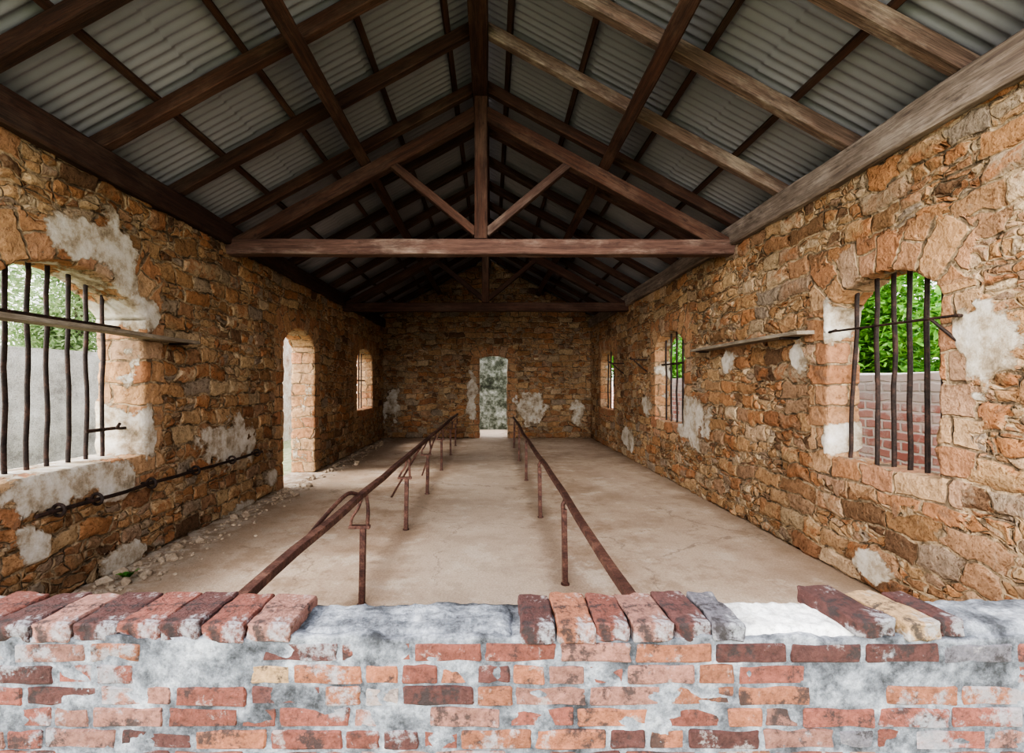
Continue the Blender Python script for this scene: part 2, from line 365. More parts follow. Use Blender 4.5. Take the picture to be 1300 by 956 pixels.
# ------------------------------------------------------------------ walls
def arc(o):            # circle of a segmental arch: centre a, centre z, radius
    hw=(o[1]-o[0])/2; R=(hw*hw+o[4]**2)/(2*o[4]); return (o[0]+o[1])/2,o[3]+o[4]-R,R
def grid_wall(name,a0,a1,H,thick,to3d,ops,mat,step,patches,topfn=None,revpl=.12):
    na=round((a1-a0)/step); nz=round(H/step)
    A=np.linspace(a0,a1,na+1); Z=np.linspace(0,H,nz+1)
    ac=(A[:-1]+A[1:])/2; zc=(Z[:-1]+Z[1:])/2
    AC,ZC=np.meshgrid(ac,zc,indexing='ij'); keep=np.ones_like(AC,bool)
    def top(o,a):
        c,z0,R=arc(o); return z0+np.sqrt(np.clip(R*R-(a-c)**2,0,None))
    for o in ops: keep&=~((AC>o[0])&(AC<o[1])&(ZC>o[2])&(ZC<top(o,AC)))
    if topfn: keep&=ZC<topfn(AC)
    VA,VZ=np.meshgrid(A,Z,indexing='ij'); VA=VA.copy(); VZ=VZ.copy()
    pad=np.pad(keep,1,constant_values=True)
    miss=~(pad[:-1,:-1]&pad[1:,:-1]&pad[:-1,1:]&pad[1:,1:])
    kp=np.pad(keep,1,constant_values=False)
    used=kp[:-1,:-1]|kp[1:,:-1]|kp[:-1,1:]|kp[1:,1:]
    out=[]
    def jag(o,s,z): return mn.noise((o[s]*3,z*4.2,s*5.))*.035+mn.noise((o[s]*3,z*13,s*5.+2))*.012
    for o in ops:
        zz=np.arange(max(o[2],0),o[3],.01)
        out+= [(o[0]+jag(o,0,z),z) for z in zz]+[(o[1]+jag(o,1,z),z) for z in zz]
        out+= [(a,top(o,a)) for a in np.arange(o[0],o[1]+.004,.008)]
        if o[2]>0: out+=[(a,o[2]) for a in np.arange(o[0],o[1],.01)]
    if topfn: out+=[(a,topfn(np.array(a))) for a in np.arange(a0,a1,.01)]
    if out:
        out=np.array([(float(x),float(y)) for x,y in out])
        for i,j in zip(*np.where(miss&used)):
            d=(out[:,0]-VA[i,j])**2+(out[:,1]-VZ[i,j])**2; k=d.argmin()
            if d[k]<(1.9*step)**2:
                VA[i,j]=out[k,0]
                if not(j==0): VZ[i,j]=out[k,1]
    idx=-np.ones(used.shape,int); idx[used]=np.arange(used.sum()); Mn=int(used.sum())
    va=VA[used]; vz=VZ[used]
    I,J=np.where(keep)
    q=np.stack([idx[I,J],idx[I+1,J],idx[I+1,J+1],idx[I,J+1]],1)
    e=np.concatenate([q[:,[0,1]],q[:,[1,2]],q[:,[2,3]],q[:,[3,0]]])
    es=np.sort(e,1); key=es[:,0]*(Mn+1)+es[:,1]
    _,first,cnt=np.unique(key,return_index=True,return_counts=True)
    be=e[first[cnt==1]]
    ns=max(1,round(thick/.04))
    bvs=np.unique(be); bmap={int(v):k for k,v in enumerate(bvs)}; nb=len(bvs)
    a_all=np.concatenate([va,va]+[va[bvs]]*(ns-1)); z_all=np.concatenate([vz,vz]+[vz[bvs]]*(ns-1))
    t_all=np.concatenate([np.zeros(Mn),np.full(Mn,thick)]+[np.full(nb,thick*k/ns) for k in range(1,ns)])
    def vid(v,k):
        if k==0: return v
        if k==ns: return v+Mn
        return 2*Mn+(k-1)*nb+bmap[v]
    faces=q.tolist()+(q[:,::-1]+Mn).tolist()
    for u,v in be.tolist():
        for k in range(ns): faces.append((vid(v,k),vid(u,k),vid(u,k+1),vid(v,k+1)))
    P=to3d(a_all,z_all,t_all)
    me=bpy.data.meshes.new(name); me.from_pydata(P.tolist(),[],faces)
    pl=np.full(len(a_all),-1.0)
    for (pa,pz,ra,rz) in patches: pl=np.maximum(pl,1-np.sqrt(((a_all-pa)/ra)**2+((z_all-pz)/rz)**2))
    pl=np.where((t_all>.03)&(t_all<thick-.01),np.maximum(pl,revpl+.25),pl)
    jb=np.zeros(len(a_all)); ju=a_all+t_all; jw=z_all.copy()
    for o in ops:
        dx=np.maximum(np.maximum(o[0]-a_all,a_all-o[1]),0); dz=np.maximum(np.maximum(o[2]-z_all,z_all-o[3]-o[4]),0)
        v=np.clip(1-np.hypot(dx,dz)/.44,0,1)
        jb=np.maximum(jb,v)
        c,zc0,R=arc(o)
        arch=(v>0)&(z_all>o[3]+.02)
        ju=np.where(arch,np.hypot(a_all-c,z_all-zc0)-R+.02+t_all,ju)
        jw=np.where(arch,np.arctan2(a_all-c,z_all-zc0)*(R+.1)+20,jw)
    for nm,arr in (('plaster',pl),('jamb',jb)):
        at=me.attributes.new(nm,'FLOAT','POINT'); at.data.foreach_set('value',arr.astype(np.float32))
    at=me.attributes.new('dressed','FLOAT_VECTOR','POINT'); at.data.foreach_set('vector',np.stack([ju,jw,np.zeros_like(ju)],1).astype(np.float32).ravel())
    bm=bmesh.new(); bm.from_mesh(me); bmesh.ops.recalc_face_normals(bm,faces=bm.faces); bm.to_mesh(me); bm.free()
    return link(name,me,mat,smooth=True)
def pl(px,y,rx,ry,W):      # patch of old plaster lying on the side wall at x=W
    f=lambda p: abs(W)*600/abs(p-624)
    d=f(px); return (d,CAM+(488-y)/600*d,abs(f(px+rx)-f(px-rx))/2,ry/600*d)
def pb(px,y,rx,ry): s=YB/600; return ((px-624)*s,CAM+(488-y)*s,rx*s,ry*s)
SILL=.96; SPR=2.25; RISE=.22
opsL=[(2.95,4.38,.94,2.22,.32),(7.3,8.6,-.2,2.26,.28),(11.3,12.8,SILL,2.27,.24)]
opsR=[(3.12,4.16,SILL,SPR,RISE),(7.25,8.55,SILL,SPR,RISE+.04),(11.4,12.8,SILL,SPR,.24)]
patL=[pl(85,300,60,55,XL),pl(150,325,50,70,XL),pl(292,562,55,45,XL),pl(60,630,70,50,XL),pl(150,610,55,38,XL),pl(40,690,40,44,XL),pl(155,718,50,34,XL),
      pl(185,560,25,45,XL),pl(240,690,36,20,XL),pl(300,655,40,22,XL),pl(190,400,18,30,XL),pl(345,605,12,16,XL),
      (4.36,1.2,.3,.42),(3.75,.86,1.0,.24),(4.3,2.25,.2,.25)]
patR=[pl(880,530,32,58,XR),pl(925,457,12,24,XR),pl(1012,452,16,36,XR),pl(1255,440,46,76,XR),pl(1225,420,16,40,XR),pl(1112,718,38,32,XR),pl(797,558,14,22,XR),pl(838,470,14,25,XR),pl(822,515,12,20,XR),(4.16,2.2,.08,.3),(4.16,1.15,.07,.2)]
patB=[pb(497,515,20,30),pb(599,505,11,55),pb(672,518,34,30),pb(733,524,15,24)]
wl=grid_wall('wall_left',1.66,YB+.2,3.32,TH,lambda a,z,t:np.stack([XL-t,a,z],1),opsL,M_wall,.03,patL,revpl=-.05)
struct(wl,'ochre rubble stone wall on the left with arched doorway and barred windows')
wr=grid_wall('wall_right',1.66,YB+.2,3.32,THR,lambda a,z,t:np.stack([XR+t,a,z],1),opsR,M_wall,.03,patR,revpl=.0)
struct(wr,'ochre rubble stone wall on the right with three barred arched windows')
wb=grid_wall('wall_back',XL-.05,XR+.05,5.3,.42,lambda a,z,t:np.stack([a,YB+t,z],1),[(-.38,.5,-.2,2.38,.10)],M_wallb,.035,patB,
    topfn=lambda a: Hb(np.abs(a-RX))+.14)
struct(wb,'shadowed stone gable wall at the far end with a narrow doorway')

# ------------------------------------------------------------------ floor and grounds
def slab(name,x0,x1,y0,y1,z0,z1,mat):
    bm=bmesh.new(); bmesh.ops.create_cube(bm,size=1)
    for v in bm.verts: v.co=((x0+x1)/2+v.co.x*(x1-x0),(y0+y1)/2+v.co.y*(y1-y0),(z0+z1)/2+v.co.z*(z1-z0))
    return frombm(name,bm,mat)
struct(slab('floor',XL-.42,XR+.3,1.3,YB+2.6,-.2,0,M_floor),'worn beige concrete floor with faint stains and cracks','floor')
bm=bmesh.new(); bmesh.ops.create_grid(bm,x_segments=60,y_segments=60,size=30)
for v in bm.verts:
    v.co.y+=12; r=abs(v.co.x)
    v.co.z=-.06+(mn.noise(v.co*.4)*.12-.03 if (r>4.2 or v.co.y<.5 or v.co.y>18) else 0)
struct(frombm('ground',bm,M_grass,smooth=True),'trodden grass ground outside the ruin','ground')
def yard(name,x0,x1,y0,y1,h,mat,label):
    bm=bmesh.new(); bmesh.ops.create_cube(bm,size=1)
    for v in bm.verts: v.co=((x0+x1)/2+v.co.x*(x1-x0),(y0+y1)/2+v.co.y*(y1-y0),h/2-.1+v.co.z*(h+.2))
    es=[e for e in bm.edges if (e.verts[0].co-e.verts[1].co).length>1]
    bmesh.ops.subdivide_edges(bm,edges=es,cuts=30,use_grid_fill=True)
    for v in bm.verts:
        if v.co.z>h-.05: v.co.z+=mn.noise(v.co*1.7)*.07+mn.noise(v.co*5)*.03
        v.co.x+=mn.noise(v.co*1.1)*.03
    return struct(frombm(name,bm,mat),label)
yard('wall_rear',-2.2,2.2,YB+2.6,YB+2.95,3.0,M_moss,'mossy grey plaster wall seen through the far doorway')
yard('wall_yard_left',-9.2,-8.8,2,24,2.3,M_grey,'pale grey weathered yard wall outside the left windows')
yard('wall_yard_far',-6.75,-6.4,12.2,20,3.3,M_pink,'pale pinkish plastered wall seen through the left doorway')
yard('wall_yard_right',5.2,5.45,1,28,1.74,M_yb,'pink red brick yard wall outside the right windows')

# ------------------------------------------------------------------ roof
def slope_sheet(sgn):
    per=.088; nn=int((YB+.5-1.8)/per*12); ys=np.linspace(1.8,YB+.5,nn+1)
    us=[(0.02,0),(1.15,0),(1.151,-.012),(2.3,0),(2.301,-.012),(3.95,0)]
    V=[];F=[]
    for u,dz in us:
        for y in ys:
            V.append((RX+sgn*u,y,Hb(u)+.225+dz+.0155*math.sin(2*math.pi*y/per)))
    n=len(ys)
    for r in range(len(us)-1):
        for i in range(n-1): F.append((r*n+i,r*n+i+1,(r+1)*n+i+1,(r+1)*n+i))
    me=bpy.data.meshes.new('ceiling'); me.from_pydata(V,[],F)
    o=link('ceiling',me,M_sheet,smooth=True)
    struct(o,'grey corrugated metal roof sheets on the %s slope'%('left' if sgn<0 else 'right'),'ceiling')
slope_sheet(-1); slope_sheet(1)
ORD=['nearest','second','third','fourth','fifth','sixth','seventh','eighth','ninth','tenth','eleventh','twelfth','thirteenth']
side={-1:'left',1:'right'}
def nrm(s): return Vector((s*PITCH,0,1)).normalized()
ry=[2.02+.945*i for i in range(13)]
for s in (-1,1):
    for i,y in enumerate(ry):
        off=.07
        o=beam('roof_rafter',(RX+s*.06,y,Hb(.06)+off),(RX+s*3.85,y,Hb(3.85)+off),.09,.125,M_woodw if (s>0 and i<4) else M_wood,up=(0,0,1))
        tag(o,'%s sloping timber rafter from the front on the %s roof slope'%(ORD[i],side[s]),'rafter','rafters under the metal roof')
    pu=1.44 if s<0 else 1.53; n=nrm(s)
    o=beam('roof_purlin',(RX+s*pu,1.85,Hb(pu)-.075),(RX+s*pu,YB+.1,Hb(pu)-.075),.135,.15,M_wood,up=n)
    tag(o,'long thick dark purlin under the rafters halfway up the %s slope'%side[s],'purlin','purlins')
    for k,u in enumerate((.32,1.05,1.9,2.62,3.3)):
        o=beam('roof_batten',(RX+s*u,1.85,Hb(u)+.165),(RX+s*u,YB+.3,Hb(u)+.165),.055,.05,M_wood,up=n,jit=.002)
        tag(o,'thin long batten above the rafters, %s below the ridge on the %s slope'%(['first','second','third','fourth','fifth'][k],side[s]),'batten','battens carrying the roof sheets')
tag(beam('ridge_beam',(RX,1.85,Hb(0)+.0),(RX,YB+.1,Hb(0)+.0),.19,.2,M_wood),'dark ridge beam running along the peak of the roof','ridge beam')
tag(beam('wall_plate',(XL-.07,1.68,CAM+1.82),(XL-.07,YB+.05,CAM+1.82),.27,.25,M_wood,jit=.008),'heavy dark brown timber along the top of the left wall','wall plate','wall plates')
tag(beam('wall_plate',(XR+.07,1.68,CAM+1.82),(XR+.07,YB+.05,CAM+1.82),.27,.25,M_plate,jit=.008),'heavy weathered grey brown timber along the top of the right wall','wall plate','wall plates')
def truss(y,label,mt):
    r=empty('roof_truss',(RX,y,CAM+1.68),label,'roof truss','king post trusses')
    beam('tie_beam',(XL-.02,y,CAM+1.68),(XR+.02,y,CAM+1.68),.17,.185,mt,r,jit=.006)
    beam('king_post',(RX,y,CAM+1.78),(RX,y,Hb(0)-.09),.16,.16,M_wood,r,up=(0,1,0))
    for s in (-1,1):
        n=nrm(s); c=-.26
        beam('principal_rafter',(RX+s*.05,y,Hb(.05)+c),(RX+s*3.0,y,Hb(3.0)+c),.13,.17,M_wood,r,up=n)
        u=1.08
        beam('strut',(RX+s*.06,y,CAM+1.86),(RX+s*u,y,Hb(u)+c-.06),.10,.115,M_tie if (y<7 and s>0) else M_wood,r,up=(0,1,0))
truss(5.83,'near king post truss with a weathered tie beam across the room',M_tie)
truss(10.3,'far dark king post truss just before the end gable wall',M_wood)

# ------------------------------------------------------------------ front low wall
TINT={'dark':(.105,.042,.037),'red':(.215,.075,.055),'pink':(.29,.145,.115),'orange':(.29,.118,.068),'tan':(.38,.25,.14),'pale':(.31,.25,.23),'grey':(.15,.14,.16)}
def settint(me,col):
    at=me.attributes.new('tint','FLOAT_COLOR','POINT')
    at.data.foreach_set('color',np.array(col,dtype=np.float32).ravel())
def brick_bm(w,d,h,seed,rough=.006,cut=3,chip=.014):
    bm=bmesh.new(); bmesh.ops.create_cube(bm,size=1)
    for v in bm.verts: v.co=(v.co.x*w,v.co.y*d,v.co.z*h)
    bmesh.ops.bevel(bm,geom=list(bm.edges),offset=.005,segments=1,affect='EDGES')
    bmesh.ops.subdivide_edges(bm,edges=[e for e in bm.edges if e.calc_length()>.03],cuts=cut,use_grid_fill=True)
    for v in bm.verts:
        q=v.co*22+Vector((seed*7.3,seed*3.1,seed)); 
        ch=max(0,mn.noise(q*.7+Vector((9,9,9)))-.2)*chip
        v.co+=mn.noise_vector(q)*rough*.5+mn.noise_vector(q*3)*rough*.5-v.co.normalized()*ch
    return bm
X0,X1=-3.15,2.9; nx=300
bm=bmesh.new()
prof=[(1.400,0.)]+[(1.400,.84*i/16) for i in range(1,17)]+[(1.400+.21*i/8,.850) for i in range(0,9)]+[(1.61,.84*i/8) for i in range(7,-1,-1)]
prev=None
for i in range(nx+1):
    x=X0+(X1-X0)*i/nx; ring=[]
    for (y,z) in prof:
        dz=0;dy=0
        if z>.8: dz=mn.noise((x*9,y*9,3))*.018+mn.noise((x*30,y*30,3))*.008
        elif z>0: dy=mn.noise((x*11,z*11,5))*.007
        ring.append(bm.verts.new((x,y+dy,z+dz)))
    if prev:
        for j in range(len(prof)-1): bm.faces.new((prev[j],ring[j],ring[j+1],prev[j+1]))
    prev=ring
fw=frombm('wall_front',bm,M_mortar,smooth=True)
struct(fw,'low crumbling red brick wall with grey white mortar across the open front')
V=[];F=[];T=[]
def add_brick(bm,M,col):
    base=len(V)
    bm.verts.index_update()
    for v in bm.verts: V.append(tuple(M@v.co)); T.append((*col,1))
    for f in bm.faces: F.append(tuple(base+v.index for v in f.verts))
    bm.free()
sx=lambda px:(px-624)*1.4/600
z=.805; row=0
keys=list(TINT)
while z>.05:
    if row==0:
        spans=[(-380,-290),(-284,-194),(-188,-95),(-90,12),(18,110),(115,178),(333,429),(433,522),(526,612),(616,706),(711,802),(807,904),(909,998),(1004,1094),(1100,1192),(1197,1285),(1291,1380),(1386,1480)]
    elif row==1:
        spans=[(-300,-210),(-205,-115),(-110,-20),(-15,68),(74,118),(124,170),(318,368),(372,460),(464,506),(510,555),(559,601),(605,648),(652,692),(696,743),(748,792),(797,882),(887,932),(937,1022),(1290,1390)]
    else:
        spans=[];p=-420+random.uniform(0,60)
        while p<1600:
            L=random.choice((90,90,90,44)); 
            if random.random()<.97: spans.append((p,p+L))
            p+=L+random.uniform(3.5,6)
    for a,b in spans:
        w=sx(b)-sx(a)-.001; x=(sx(a)+sx(b))/2
        k=random.choices(keys,[3,7,3.5,4.5,0,.6,.35])[0]
        if (a,b)==(318,368): k='tan'
        if (a,b)==(333,429): k='dark'
        s=random.uniform(.75,1.15); col=[c*s for c in TINT[k]]
        M=Matrix.Translation((x,1.441+random.uniform(-.003,.004),z+random.uniform(-.002,.002)))@Matrix.Rotation(random.uniform(-.012,.012),4,'Y')
        if x>-3 and x<2.8: add_brick(brick_bm(w,.09,.0565,random.random()*50,.0055,2),M,col)
    z-=.064; row+=1
me=bpy.data.meshes.new('brick_course'); me.from_pydata(V,[],F); settint(me,T)
link('brick_course',me,M_brickl,fw,smooth=True,sharp=32)
def coping(x,w,k,y=1.5,rot=0,d=.225,h=.055,z=.866,tilt=0):
    bm=brick_bm(w,d,h,random.random()*60,.0085,4,.03); n=len(bm.verts)
    M=Matrix.Translation((x,y,z+random.uniform(-.005,.005)))@Matrix.Rotation(rot,4,'Z')@Matrix.Rotation(tilt,4,'Y')@Matrix.Rotation(random.uniform(-.02,.02),4,'X')
    o=frombm('coping_brick',bm,M_brick,fw,M,smooth=True,sharp=30)
    s=random.uniform(.75,1.08); settint(o.data,[(*[c*s for c in TINT[k]],1)]*n)
fr=[-400,-345,-290,-235,-180,-125,-70,-15,40,90,147,203,255,310,372]
ks=['red','dark','pink','red','dark','pale','red','dark','pink','dark','red','dark','red','pink']
for a,b,k in zip(fr,fr[1:],ks):
    coping(sx((a+b)/2),sx(b)-sx(a)-.005,k,rot=random.uniform(-.045,.045),tilt=random.uniform(-.03,.03),y=1.5+random.uniform(-.008,.01),d=random.uniform(.205,.23))
fr=[660,706,757,801,855,905,946]; ks=['dark','orange','red','pink','dark','grey']
for a,b,k in zip(fr,fr[1:],ks):
    coping(sx((a+b)/2),sx(b)-sx(a)-.005,k,rot=random.uniform(-.045,.045),tilt=random.uniform(-.03,.03),y=1.5+random.uniform(-.008,.01),d=random.uniform(.205,.23))
coping(sx(1102),.125,'dark',rot=.12,z=.880,d=.24); coping(sx(1164),.11,'tan',rot=.16,z=.875); coping(sx(1207),.075,'dark',rot=.1,z=.870,d=.2)
def lump(x0,x1,y0,y1,zb,h,mat,name='plaster_lump',rg=1.):
    bm=bmesh.new(); bmesh.ops.create_grid(bm,x_segments=60,y_segments=24,size=.5)
    for v in bm.verts:
        u,w=v.co.x*2,v.co.y*2
        e=max(0,1-max(abs(u)**10,abs(w)**10))
        x=(x0+x1)/2+v.co.x*(x1-x0); y=(y0+y1)/2+v.co.y*(y1-y0)
        v.co=(x+mn.noise((x*14,y*14,1))*.012,y+mn.noise((x*14,y*14,8))*.012,zb-.03+(h+.03)*e**.3+rg*(mn.noise((x*22,y*22,2))*.008+mn.noise((x*60,y*60,2))*.004))
    frombm(name,bm,mat,fw,smooth=True)
lump(sx(946),sx(1098),1.416,1.6,.845,.024,M_white,rg=.9); lump(sx(1222),sx(1420),1.41,1.6,.845,.034,M_mortar); lump(sx(376),sx(655),1.42,1.6,.84,.022,M_mortar)

# ------------------------------------------------------------------ iron rails
def rail(x,h,ys,y0,y1,label,left):
    r=empty('shackle_rail',(x,y0,0),label,'iron rail','rusty shackle rails')
    L=y1-y0; k=int(L/.25)
    bm=bmesh.new(); prev=None
    pr=[(-.023,-.016),(-.020,-.019),(.020,-.019),(.023,-.016),(.023,.016),(.020,.019),(-.020,.019),(-.023,.016)]
    for i in range(k+1):
        y=y0+L*i/k; dx=mn.noise((y*.5,h,0))*.018+mn.noise((y*1.6,h,2))*.006; dz=mn.noise((y*.5,3,h))*.016+mn.noise((y*1.6,7,h))*.005
        ring=[bm.verts.new((x+dx+a,y,h+dz+b)) for a,b in pr]
        if prev:
            for j in range(8): bm.faces.new((prev[j],prev[(j+1)%8],ring[(j+1)%8],ring[j]))
        else: bm.faces.new(ring)
        prev=ring
    bm.faces.new(prev[::-1]); frombm('rail',bm,M_rail,r)
    for i,y in enumerate(ys):
        lx=random.uniform(-.015,.015); kx=random.uniform(-.02,.03); subs=[]
        if left:
            p=beam('post',(x-.01+lx,y,0),(x-.01,y,h-.25),.042,.034,M_rail,r,up=(0,1,0),jit=.003)
            subs.append(beam('cap_plate',(x-.11,y,h-.24),(x+.04,y,h-.24),.045,.022,M_rail,r,jit=.001))
            subs.append(tubeobj('bracket',[(x-.1,y,h-.235),(x-.085-kx,y,h-.17),(x-.045-kx,y,h-.11),(x-.012,y,h-.015)],.011,M_rail,r))
            subs.append(tubeobj('bracket',[(x+.022,y,h-.235),(x+.026+kx*.5,y,h-.12),(x+.015,y,h-.015)],.013,M_rail,r))
        else:
            p=beam('post',(x-.012+lx,y,0),(x-.012,y,h-.1),.042,.034,M_rail,r,up=(0,1,0),jit=.003)
            subs.append(tubeobj('collar',[(x-.012,y,h-.13),(x-.02,y,h-.07),(x-.008,y,h-.04),(x,y,h-.01)],.017,M_rail,r))
        subs.append(tubeobj('foot',[(x-.01+lx,y,0),(x-.01+lx,y,.01)],.035,M_rail,r,False))
        for c in subs: under(c,p,r)
    if left:
        tubeobj('shackle_bar',[(x-.01,3.32,h+.015),(x-.05,3.24,h+.045),(x-.07,3.12,h+.035),(x-.075,2.85,h+.005),(x-.075,2.5,h-.045)],.013,M_rail,r)
        tubeobj('brace',subdline((x-.01,6.3,h-.02),(x-.5,6.7,0)),.014,M_rail,r,False)
        tubeobj('brace',subdline((x-.01,8.0,h-.02),(x-.3,8.3,0)),.013,M_rail,r,False)
rail(-.92,.81,(3.42,5.2,6.9,8.8,10.7,12.3),1.72,12.7,'long rusty iron shackle rail with hooked brackets left of the aisle',True)
rail(.59,.70,(3.78,5.68,7.87,9.9,11.9),1.72,13.0,'long rusty iron shackle rail on plain posts right of the aisle',False)
r=empty('wall_shackle_rod',(XL+.05,3.3,.69),'rusty iron rod with rings fixed low along the left wall','iron rod')
tubeobj('rod',subdline((XL+.09,3.25,.69),(XL+.09,6.45,.68),20,.012),.015,M_bar,r,False)
for y in (3.42,3.75,4.35,5.0,5.7,6.3):
    ring=[(XL+.09+.042*math.cos(t),y,.69+.042*math.sin(t)) for t in np.linspace(0,2*math.pi,16,endpoint=False)]
    o=tubeobj('ring',ring,.012,M_bar,r,False,closed=True,n=8)
    s=tubeobj('stem',subdline((XL-.04,y,.69),(XL+.05,y,.69),3),.012,M_bar,r,False)
    under(s,o,r)

# ------------------------------------------------------------------ window bars, shelves, brackets
def bars(W,s,ys,zb,topf,label,cross=(),lean=None,dep=.24):
    x=W+s*dep
    r=empty('window_bars',(x,sum(ys)/len(ys),zb),label,'window bars','iron window bars')
    for i,y in enumerate(ys):
        dy=(lean or {}).get(i,0)
        tubeobj('bar',subdline((x,y-dy,zb-.04),(x,y+dy*.3,topf(y)+.05),12,.014),.0165,M_bar,r,False)
    for (ya,yb,zz) in cross: tubeobj('cross_bar',subdline((x-s*.02,ya,zz),(x-s*.02,yb,zz)),.012,M_bar,r,False,flat=1.3)
def topf(o):
    c,z0,R=arc(o)
    return lambda y:z0+math.sqrt(max(0,R*R-(y-c)**2))
o=opsL[0]; bars(XL,-1,[3.2,3.36,3.52,3.68,3.86,4.03,4.2],o[2],topf(o),'rusty bars in the big left window crossed by a plank',cross=[(2.97,4.42,2.12),(4.0,4.42,1.2)])
o=opsL[2]; bars(XL,-1,[11.55,11.8,12.05,12.3,12.55],o[2],topf(o),'bars in the small far window beyond the left doorway',cross=[(11.25,12.85,1.7)])
o=opsR[0]; bars(XR,1,[3.24,3.36,3.50,3.64,3.80,4.02],o[2],topf(o),'rusty bars in the nearest right window before green leaves',lean={5:-.07},dep=.14)
o=opsR[1]; bars(XR,1,[7.42,7.65,7.9,8.15,8.38],o[2],topf(o),'bars in the middle window of the right wall',cross=[(7.2,8.6,1.95)],dep=.14)
o=opsR[2]; bars(XR,1,[11.65,11.95,12.25,12.55],o[2],topf(o),'bars in the farthest narrow window of the right wall',dep=.14)
def shelf(x0,x1,y0,y1,z,label):
    r=empty('wall_shelf',((x0+x1)/2,(y0+y1)/2,z),label,'shelf','plank shelves on the walls')
    beam('plank',((x0+x1)/2,y0,z),((x0+x1)/2,y1,z),abs(x1-x0),.035,M_plank,r,jit=.004)
    wx=x0
    for y in ((y0+.25) if y0>3.2 else 2.7,y1-.2):
        tubeobj('support',[(wx-.03*(1 if x1>x0 else -1),y,z-.03),((x0+x1)/2,y,z-.03),(x1,y,z-.028)],.013,M_bar,r)
shelf(XL+.0,XL+.17,2.45,4.95,2.035,'narrow weathered plank shelf across the big left window')
shelf(XR-.0,XR-.17,4.32,6.65,2.075,'broken grey plank shelf on the right wall between windows')
r=empty('shelf_bracket',(XR-.06,3.5,2.05),'thin iron rod and slanting brace across the nearest right window','iron bracket')
tubeobj('rod',subdline((XR-.06,2.93,2.03),(XR-.06,4.05,2.05)),.009,M_bar,r,False)
tubeobj('arm',[(XR+.03,4.10,2.07),(XR-.04,4.08,2.05),(XR-.06,4.05,2.05)],.011,M_bar,r)
tubeobj('arm',[(XR+.03,2.96,2.03),(XR-.06,2.95,2.03)],.011,M_bar,r,False)
tubeobj('brace',subdline((XR-.06,3.12,2.03),(XR+.03,2.9,1.76)),.010,M_bar,r,False)
for y,lab in ((9.0,'iron shelf bracket on the right wall just past the middle window'),(10.6,'iron shelf bracket on the right wall before the farthest window')):
    r=empty('shelf_bracket',(XR,y,2.05),lab,'iron bracket','bare iron shelf brackets')
    tubeobj('arm',[(XR+.04,y,2.07),(XR-.15,y,2.07),(XR-.3,y,2.08),(XR-.31,y,2.12)],.014,M_bar,r)
    tubeobj('brace',[(XR+.04,y,1.82),(XR-.1,y,1.92),(XR-.25,y,2.06)],.012,M_bar,r)
r=tubeobj('iron_hook',[(XL-.16,4.42,1.2),(XL-.16,4.3,1.2),(XL-.14,4.24,1.21),(XL-.10,4.22,1.25)],.013,M_bar)
tag(r,'small iron hook in the side of the big left window','hook')

# ------------------------------------------------------------------ debris and plants
V=[];F=[]
for k in range(560):
    y=3.3+10*random.random()**1.4; s=random.uniform(.006,.022) if random.random()<.88 else random.uniform(.025,.06)
    x=XL+.06+s+abs(random.gauss(0,.2))
    bm=bmesh.new(); bmesh.ops.create_icosphere(bm,subdivisions=1,radius=s)
    base=len(V); bm.verts.index_update()
    for v in bm.verts:
        c=v.co+mn.noise_vector(v.co*30+Vector((k,k,0)))*s*.5; V.append((x+c.x,y+c.y,s*.35+c.z*.7))
    for f in bm.faces: F.append(tuple(base+v.index for v in f.verts))
    bm.free()
me=bpy.data.meshes.new('rubble'); me.from_pydata(V,[],F)
tag(link('rubble',me,M_rubble),'crumbled pale mortar lying along the foot of the left wall','rubble',kind='stuff')
def leafcloud(centers,n,size,flat=.6):
    V=[];F=[]
    for k in range(n):
        c,rad=random.choice(centers)
        d=Vector((random.gauss(0,1),random.gauss(0,1),random.gauss(0,1))).normalized()
        p=Vector(c)+Vector((d.x*rad[0],d.y*rad[1],d.z*rad[2]))*(random.random()**.4)
        a=Vector((random.gauss(0,1),random.gauss(0,1),random.gauss(0,.6))).normalized(); b=a.cross(Vector((random.gauss(0,1),random.gauss(0,1),1.5))).normalized()
        s=size*random.uniform(.6,1.3); i=len(V)
        V+= [tuple(p-a*s),tuple(p+b*s*.35-a*s*.1),tuple(p+a*s),tuple(p-b*s*.35-a*s*.1)]; F.append((i,i+1,i+2,i+3))
    return V,F
def tree(x,y,h,r,lab,mat,n=5000,size=.13,nc=9,low=.3):
    t=empty('leafy_tree',(x,y,-.06),lab,'tree','trees outside the ruin')
    cs=[]
    for k in range(nc):
        cs.append(((random.uniform(-.6,.6)*r,random.uniform(-.6,.6)*r,h*(low+(.92-low)*(k+random.random())/nc)),(r*.55,r*.55,r*.42)))
    V,F=leafcloud(cs,n,size); me=bpy.data.meshes.new('crown'); me.from_pydata(V,[],F)
    link('crown',me,mat,t,Matrix.Translation((x,y,-.06)))
    bm=bmesh.new(); tube(bm,catmull([(x,y,-.06),(x+.05,y,h*.3),(x-.08,y+.05,h*.6),(x,y,h*.85)]),.1,9)
    for c,_ in cs[:5]: tube(bm,catmull([(x,y,h*.35),(x+c[0]*.5,y+c[1]*.5,c[2]*.8),(x+c[0],y+c[1],c[2])],4),.035,6)
    frombm('trunk',bm,M_bark,t,smooth=True)
tree(7.7,6.3,4.8,1.7,'bright green tree beyond the brick wall outside the nearest right window',M_leaf,24000,.085,19,.2)
tree(8.2,10.7,5.4,2.1,'bright green tree filling the left part of the nearest right window',M_leaf,34000,.085,26,.2)
tree(8.0,15.6,4.8,1.8,'green tree behind the bars of the middle right window',M_leaf,14000,.1,15,.2)
tree(8.2,20.4,5,2.,'green tree behind the far bars of the middle right window',M_leaf,12000,.11,15,.2)
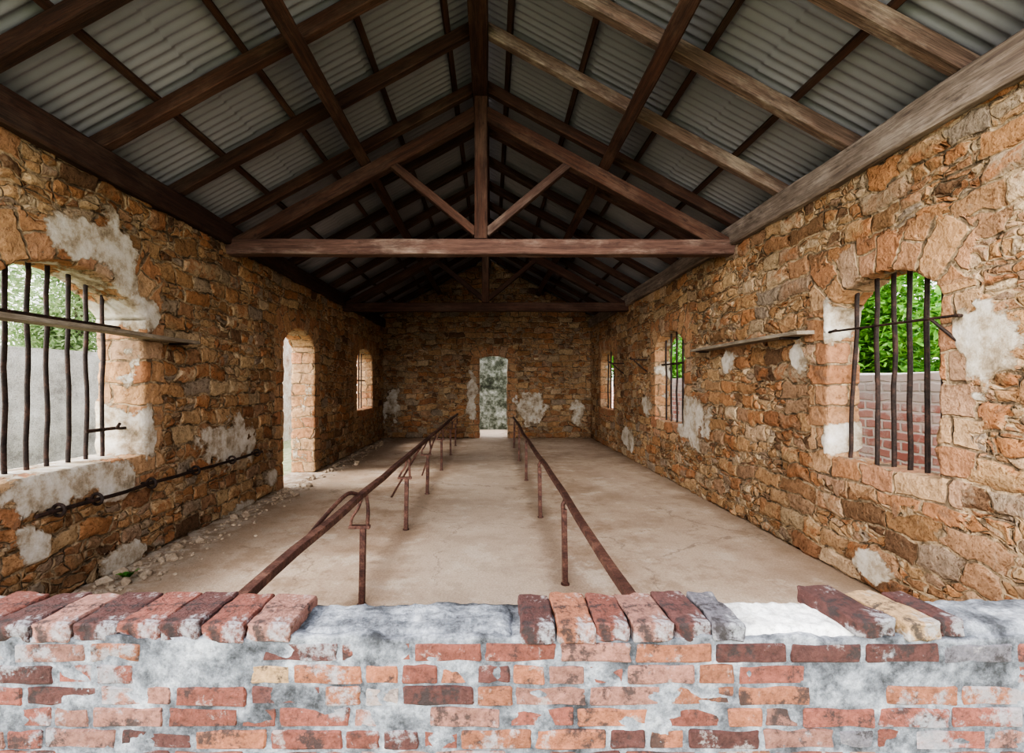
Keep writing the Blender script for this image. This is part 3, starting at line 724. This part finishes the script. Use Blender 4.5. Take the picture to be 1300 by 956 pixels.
tree(7.7,25.6,5,1.9,'green tree farthest off behind the narrow right window',M_leaf,12000,.11,15,.2)
tree(-12.6,9.6,6.6,2.1,'pale green tree beyond the grey wall in the big left window',M_leafp,16000,.11,18,.25)
tree(-12.9,14.8,6.6,2.2,'pale tree behind the far bars of the big left window',M_leafp,16000,.11,18,.25)
tree(-12.4,25.5,5,2.,'pale tree beyond the end of the grey yard wall',M_leafp,6000)
t=empty('weed',(-2.98,3.86,0),'small green weed growing from the floor by the left wall','plant')
for k in range(9):
    a=k*2.4; l=random.uniform(.05,.1); d=Vector((math.cos(a),math.sin(a),0)); 
    bm=bmesh.new(); s=Vector((-d.y,d.x,0)); pts=[]
    P0=Vector((-2.98,3.86,0))
    for q,wd in ((0,.004),(.4,.018),(.75,.02),(1,.002)):
        c=P0+d*l*q+Vector((0,0,l*.9*math.sin(q*1.7))); pts.append((bm.verts.new(c-s*wd),bm.verts.new(c+s*wd)))
    for A,B in zip(pts,pts[1:]): bm.faces.new((A[0],A[1],B[1],B[0]))
    frombm('leaf',bm,M_leaf,t)

# ------------------------------------------------------------------ light, camera
w=bpy.data.worlds.new('World'); bpy.context.scene.world=w; w.use_nodes=True
nt=w.node_tree; bg=nt.nodes['Background']
g=node(nt,'ShaderNodeTexCoord').outputs['Generated']
zz=node(nt,'ShaderNodeSeparateXYZ',{0:g}).outputs[2]
nt.links.new(ramp(nt,zz,[(.0,(1,.98,.95)),(.25,(.98,.97,.96)),(1,(.80,.87,1.))]),bg.inputs[0]); bg.inputs[1].default_value=3.2
def sun(name,direction,strength,angle,col):
    l=bpy.data.lights.new(name,'SUN'); l.energy=strength; l.angle=math.radians(angle); l.color=col
    o=bpy.data.objects.new(name,l); C.objects.link(o); o.rotation_euler=Vector(direction).to_track_quat('-Z','Y').to_euler(); o.location=(0,-3,6)
sun('daylight_front',(.30,1,-.28),5.2,46,(1,.965,.92))
sun('daylight_left',(1,.12,-.66),7.5,40,(1,.95,.88))
vs=bpy.context.scene.view_settings
try:
    vs.view_transform='AgX'; vs.look='AgX - High Contrast'
except Exception: pass
cam=bpy.data.cameras.new('Camera'); co=bpy.data.objects.new('Camera',cam); C.objects.link(co)
co.location=(0,0,CAM); co.rotation_euler=(math.pi/2,0,0)
cam.sensor_width=36; cam.lens=600/1300*36; cam.shift_x=26/1300; cam.shift_y=10/1300; cam.clip_start=.05
bpy.context.scene.camera=co
